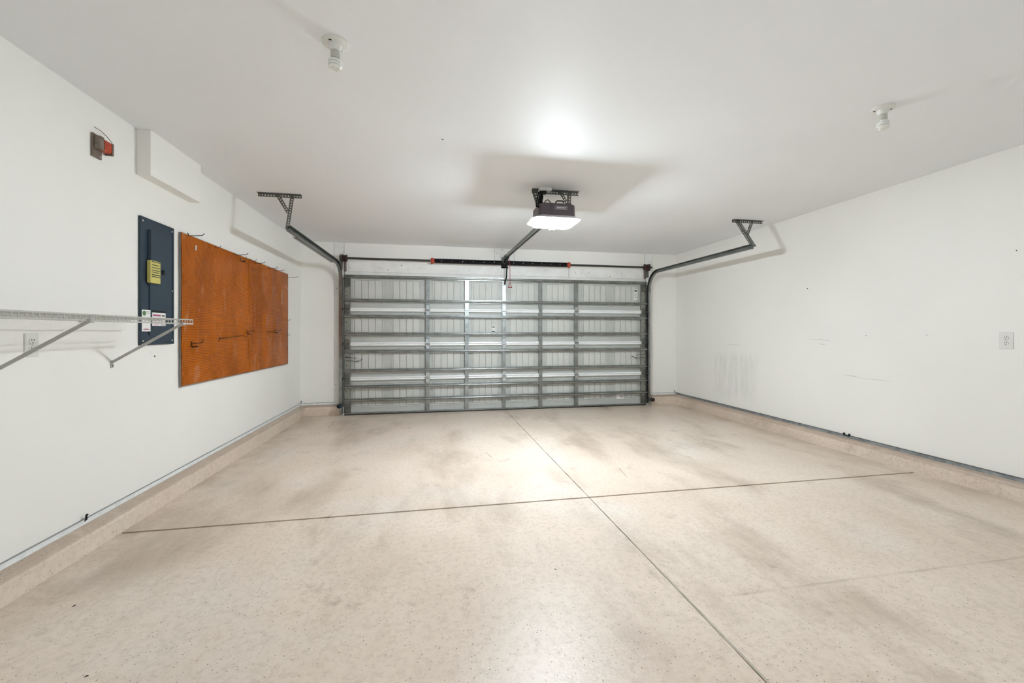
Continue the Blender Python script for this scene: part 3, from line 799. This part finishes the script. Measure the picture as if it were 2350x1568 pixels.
def hook(y, z, ln, label, kind=0, mt=MHOOK, rise=.012):
    m = MB()
    m.tube([(PF-.006, y, z+.02), (PF+.002, y, z+.014), (PF+.004, y, z), (PF+ln*.25, y, z-.001), (PF+ln*.88, y, z+rise*.4), (PF+ln, y, z+rise+.008)], 0.0031 if kind == 0 else .0025, 6)
    if kind == 2:   # double loop holder
        m.tube([(PF+.003, y+.006, z-.02), (PF+.02, y+.02, z-.03), (PF+.045, y+.012, z-.022), (PF+.045, y-.012, z-.022), (PF+.02, y-.02, z-.03), (PF+.003, y-.006, z-.02)], .003, 6)
        m.tube([(PF+.003, y, z-.022), (PF+.003, y, z+.002)], .003, 6)
    return tag(m.build('peg_hook', mt), label, 'peg hook', HG)
hook(3.70, 2.000, .115, 'longest dark wire peg hook, at the pegboard top corner nearest the panel')
hook(4.11, 1.985, .045, 'short dark wire peg hook on the pegboard top, second from the panel', 1)
hook(4.47, 1.988, .125, 'long dark wire peg hook at the middle of the first sheet\'s top', 0)
hook(4.60, 1.975, .06, 'double-loop wire peg hook on the pegboard top just left of the seam', 2)
hook(4.95, 1.985, .10, 'dark wire peg hook on the pegboard top, first right of the seam')
hook(4.86, 1.992, .05, 'tiny wire peg hook on the pegboard top right at the seam', 1)
hook(5.32, 1.985, .10, 'dark wire peg hook on the pegboard top, second right of the seam')
hook(5.52, 1.985, .11, 'thin wire peg hook on the pegboard top, third right of the seam', 1)
hook(5.975, 1.965, .13, 'thin wire peg hook at the pegboard top corner nearest the garage door', 1)
hook(3.745, 1.150, .085, 'dark wire peg hook with a pale ring low on the first pegboard sheet', 2)
hook(4.18, 1.175, .012, 'small bent wire peg hook low on the first sheet above a pale blister', 1)
m = MB(); m.tube([(PF+.006, 4.17, 1.152), (PF+.010, 4.172, 1.182), (PF+.012, 4.42, 1.193), (PF+.012, 4.62, 1.206)], .0032, 6)
tag(m.build('wire_rod', MHOOKB), 'long thin wire rod lying along the first pegboard sheet low down', 'wire rod')
hook(4.70, 1.19, .03, 'brassy short peg hook at the far end of the wire rod', 1, MHOOKB)
hook(4.76, 1.247, .07, 'dark wire peg hook low on the pegboard at the seam', 2)
hook(5.28, 1.242, .07, 'dark wire peg hook low on the second sheet, left of a pair', 1)
hook(5.52, 1.260, .075, 'dark wire peg hook low on the second sheet, right of a pair', 2)
hook(5.97, 1.395, .035, 'small wire peg hook on the pegboard edge near the garage door, upper', 1)
hook(5.97, 1.200, .028, 'small wire peg hook on the pegboard edge near the garage door, lower', 1)
m = MB(); m.box(PF, PF+.004, 3.80, 3.812, 1.905, 1.945); m.build('price_tag', MPAPER, pb)

# ------------------------------------------------------------------ wire shelf
XF, SE, S0 = -1.555, 3.082, .95
sh = thing('wire_shelf', 'white coated wire shelf on diagonal braces along the wall by the panel', 'shelf', (XL, 2.0, 1.04))
ZT, ZB = 1.320, 1.293
for x, z, r in ((XF, ZT, .0034), (XF+.001, ZB, .0042), (XL+.012, ZT-.004, .0036), (XL+.19, ZT-.006, .0034)):
    MB().cyl((x, S0, z), (x, SE, z), r, 8).build('rod', MSHELF, sh, smooth=True)
cw = None; n = int((SE-S0)/.0285)
for i in range(n+1):
    y = SE - .004 - i*.0285
    if cw is None:
        cw = MB().tube([(XL+.010, y, ZT), (XF-.006, y, ZT), (XF+.001, y, ZT-.004), (XF+.002, y, ZB)], .0022, 6).build('cross_wire', MSHELF, sh)
    else: inst(cw, 'cross_wire', sh, (cw.location[0], y, cw.location[2]))
for y in (2.951, 2.235, 1.5):
    m = MB(); a, b2 = Vector((XL+.006, y, 1.058)), Vector((XF+.004, y, ZB-.004)); t = (b2-a).normalized(); nn = Vector((-t.z, 0, t.x))
    m.obox((a+b2)/2, t*((b2-a).length/2), nn*.0075, (0, .0055, 0))
    m.obox(b2+t*.004, (.012, 0, 0), (0, .011, 0), (0, 0, .009))
    br = m.build('brace', MBRACE, sh, bevel=.002)
    MB().box(XL, XL+.006, y-.010, y+.010, 1.022, 1.066).build('wall_plate', MBRACE, br, bevel=.002)
    MB().lathe([(.005, 0), (.003, .003)], (XL+.006, y, 1.034), 'x', 8).build('screw', MSLOT, br)
for y in (2.72, 1.95):
    MB().box(XL, XL+.02, y-.012, y+.012, ZT-.022, ZT+.006).build('wall_clip', MSHELF, sh, bevel=.002)

# ------------------------------------------------------------------ outlets
def outlet(x, y, z, s_, big, label):
    t = thing('wall_outlet', label, 'outlet', (x, y, z), 'duplex wall outlets')
    hw, hh = big
    MB().box(min(x, x+s_*.006), max(x, x+s_*.006), y-hw, y+hw, z-hh, z+hh).build('cover_plate', MPLAST, t, bevel=.0025)
    for dz in (.0195, -.0195):
        m = MB(); xf = x+s_*.006; m.lathe([(.0165, 0), (.0160, .003*s_)], (xf, y, z+dz), 'x', 20)
        r = m.build('receptacle', MPLAST, t)
        f = xf+s_*.0031
        for dy in (-.0062, .0062): MB().box(min(f, f+s_*.0006), max(f, f+s_*.0006), y+dy-.0013, y+dy+.0013, z+dz+.001, z+dz+.010).build('slot', MSLOT, r)
        MB().lathe([(.0027, 0), (.0027, .0006*s_)], (f, y, z+dz-.008), 'x', 10).build('ground_hole', MSLOT, r)
    MB().lathe([(.003, 0), (.002, .002*s_)], (x+s_*.006, y, z), 'x', 8).build('screw', MSCREW, t)
outlet(XL, 2.432, 1.176, 1, (.036, .0575), 'white wall outlet behind the wire shelf brace')
outlet(XR, 2.3545, 1.178, -1, (.039, .0625), 'white wall outlet on the bare wall')

# ------------------------------------------------------------------ doorbell transformer high on the left wall
tf = thing('doorbell_transformer', 'small transformer with orange label high on the wall beside the soffit', 'transformer', (XL, 2.86, 2.26))
m = MB(); m.box(XL, XL+.012, 2.792, 2.86, 2.25, 2.385); m.build('mounting_plate', MTRF, tf, bevel=.002)
bd = MB().box(XL+.010, XL+.044, 2.80, 2.832, 2.295, 2.372).build('core', MTRF, tf, bevel=.003)
cl = MB().box(XL+.010, XL+.046, 2.828, 2.885, 2.298, 2.362).build('winding', MORG, tf, bevel=.004)
MB().box(XL+.045, XL+.0475, 2.838, 2.882, 2.308, 2.356).build('warning_label', simple('red_print', (190, 64, 34), .5, var=.5, scale=90), cl)
MB().box(XL+.006, XL+.050, 2.884, 2.897, 2.29, 2.362).build('end_plate', MTRF, tf, bevel=.002)
MB().lathe([(.005, 0), (.003, .004)], (XL+.012, 2.846, 2.265), 'x', 10).build('screw', MSCREW, tf)
MB().tube([(XL+.002, 2.815, 2.425), (XL+.015, 2.84, 2.418), (XL+.03, 2.87, 2.395), (XL+.038, 2.895, 2.372), (XL+.038, 2.9, 2.35)], .0016, 6).build('wire', MSLOT, tf)

# ------------------------------------------------------------------ small marks and fixings
for y, z, r in ((4.02, 1.73, .007), (2.30, 1.83, .004), (3.37, 1.205, .004), (2.86, 1.215, .003)): hole(wr, XR, y, z, r)
for y0, z0, y1, z1, r in ((3.44, .783, 3.12, .786, .0014), (3.60, .80, 3.42, .79, .002), (4.0, 1.158, 3.75, 1.150, .0016), (3.88, 1.11, 3.80, 1.105, .002), (5.35, 1.06, 5.05, 1.058, .0022)):
    m = MB(); m.tube([(XR-.0002, y0, z0), (XR-.0002, (y0+y1)/2, (z0+z1)/2+.003), (XR-.0002, y1, z1)], [r*.3, r, r*.3], 4); m.build('scuff', MSCUFF, wr)
for nm, p, lab in (('bent_nail', (XL+.012, YD-.03, .20), 'small bent black nail in the corner left of the garage door'), ('cable_staple', (XR-.04, YD-.03, .205), 'small dark staple in the corner right of the garage door'), ('cable_clip', (XR-.012, 3.56, .188), 'small black clip on the metal bead along the bare wall'), ('bent_wire', (XL+.008, 2.75, .188), 'short black wire end poking out of the bead below the wire shelf')):
    m = MB(); x, y, z = p
    s_ = 1 if x < 0 else -1
    if nm == 'cable_clip':
        m.box(x, x+.01, y-.035, y-.02, z-.004, z+.022); m.box(x, x+.01, y+.02, y+.035, z-.004, z+.022); m.box(x, x+.008, y-.03, y+.03, z-.006, z+.004)
    else:
        m.tube([(x-s_*.008, y, z-.012), (x+s_*.004, y-.004, z), (x+s_*.008, y-.01, z+.022), (x+s_*.014, y-.012, z+.03)], [.004, .005, .005, .007], 6)
    tag(m.build(nm, MBLK), lab, nm.split('_')[1])
hole(bpy.data.objects['ceiling'], .06, 2.95, ZC-.001, .006, MSLOT, 'z')

# crumbs and hairline scratches on the floor
def crumb(x, y, sz, ang, label):
    m = MB(); c, sn = math.cos(ang), math.sin(ang); z = fz(y)
    m.v = [(x, y, z+sz*.35)]
    for k in range(7):
        q = 2*math.pi*k/7; r = sz*(.55+.45*random.random())
        a, b2 = r*math.cos(q), .45*r*math.sin(q)
        m.v.append((x+a*c-b2*sn, y+a*sn+b2*c, z-.0004))
    m.f = [(0, 1+k, 1+(k+1) % 7) for k in range(7)] + [tuple(range(7, 0, -1))]
    tag(m.build('leaf_crumb', simple('dry_leaf', (70, 56, 44), .8)), label, 'debris', 'dry crumbs on the floor')
crumb(.606, 2.042, .011, 2.2, 'small dark crumb on the floor left of the lengthwise joint')
crumb(-1.554, 2.159, .012, .9, 'small dark crumb on the floor beside the curb below the wire shelf')
crumb(-1.19, 1.705, .011, .6, 'dark crumb on the floor in the near corner by the wire shelf')
for p0, p1 in (((.515, 4.26), (.556, 4.005)), ((1.63, 3.526), (1.588, 3.252)), ((-1.369, 6.279), (-1.326, 5.653))):
    pts = [(p0[0]+(p1[0]-p0[0])*i/8+random.uniform(-.004, .004), p0[1]+(p1[1]-p0[1])*i/8) for i in range(9)]
    MB().tube([(x, y, fz(y)-.0006) for x, y in pts], [.0005]+[.0018+.0008*(i % 2) for i in range(7)]+[.0005], 5).build('scratch', MJOINT, floor)
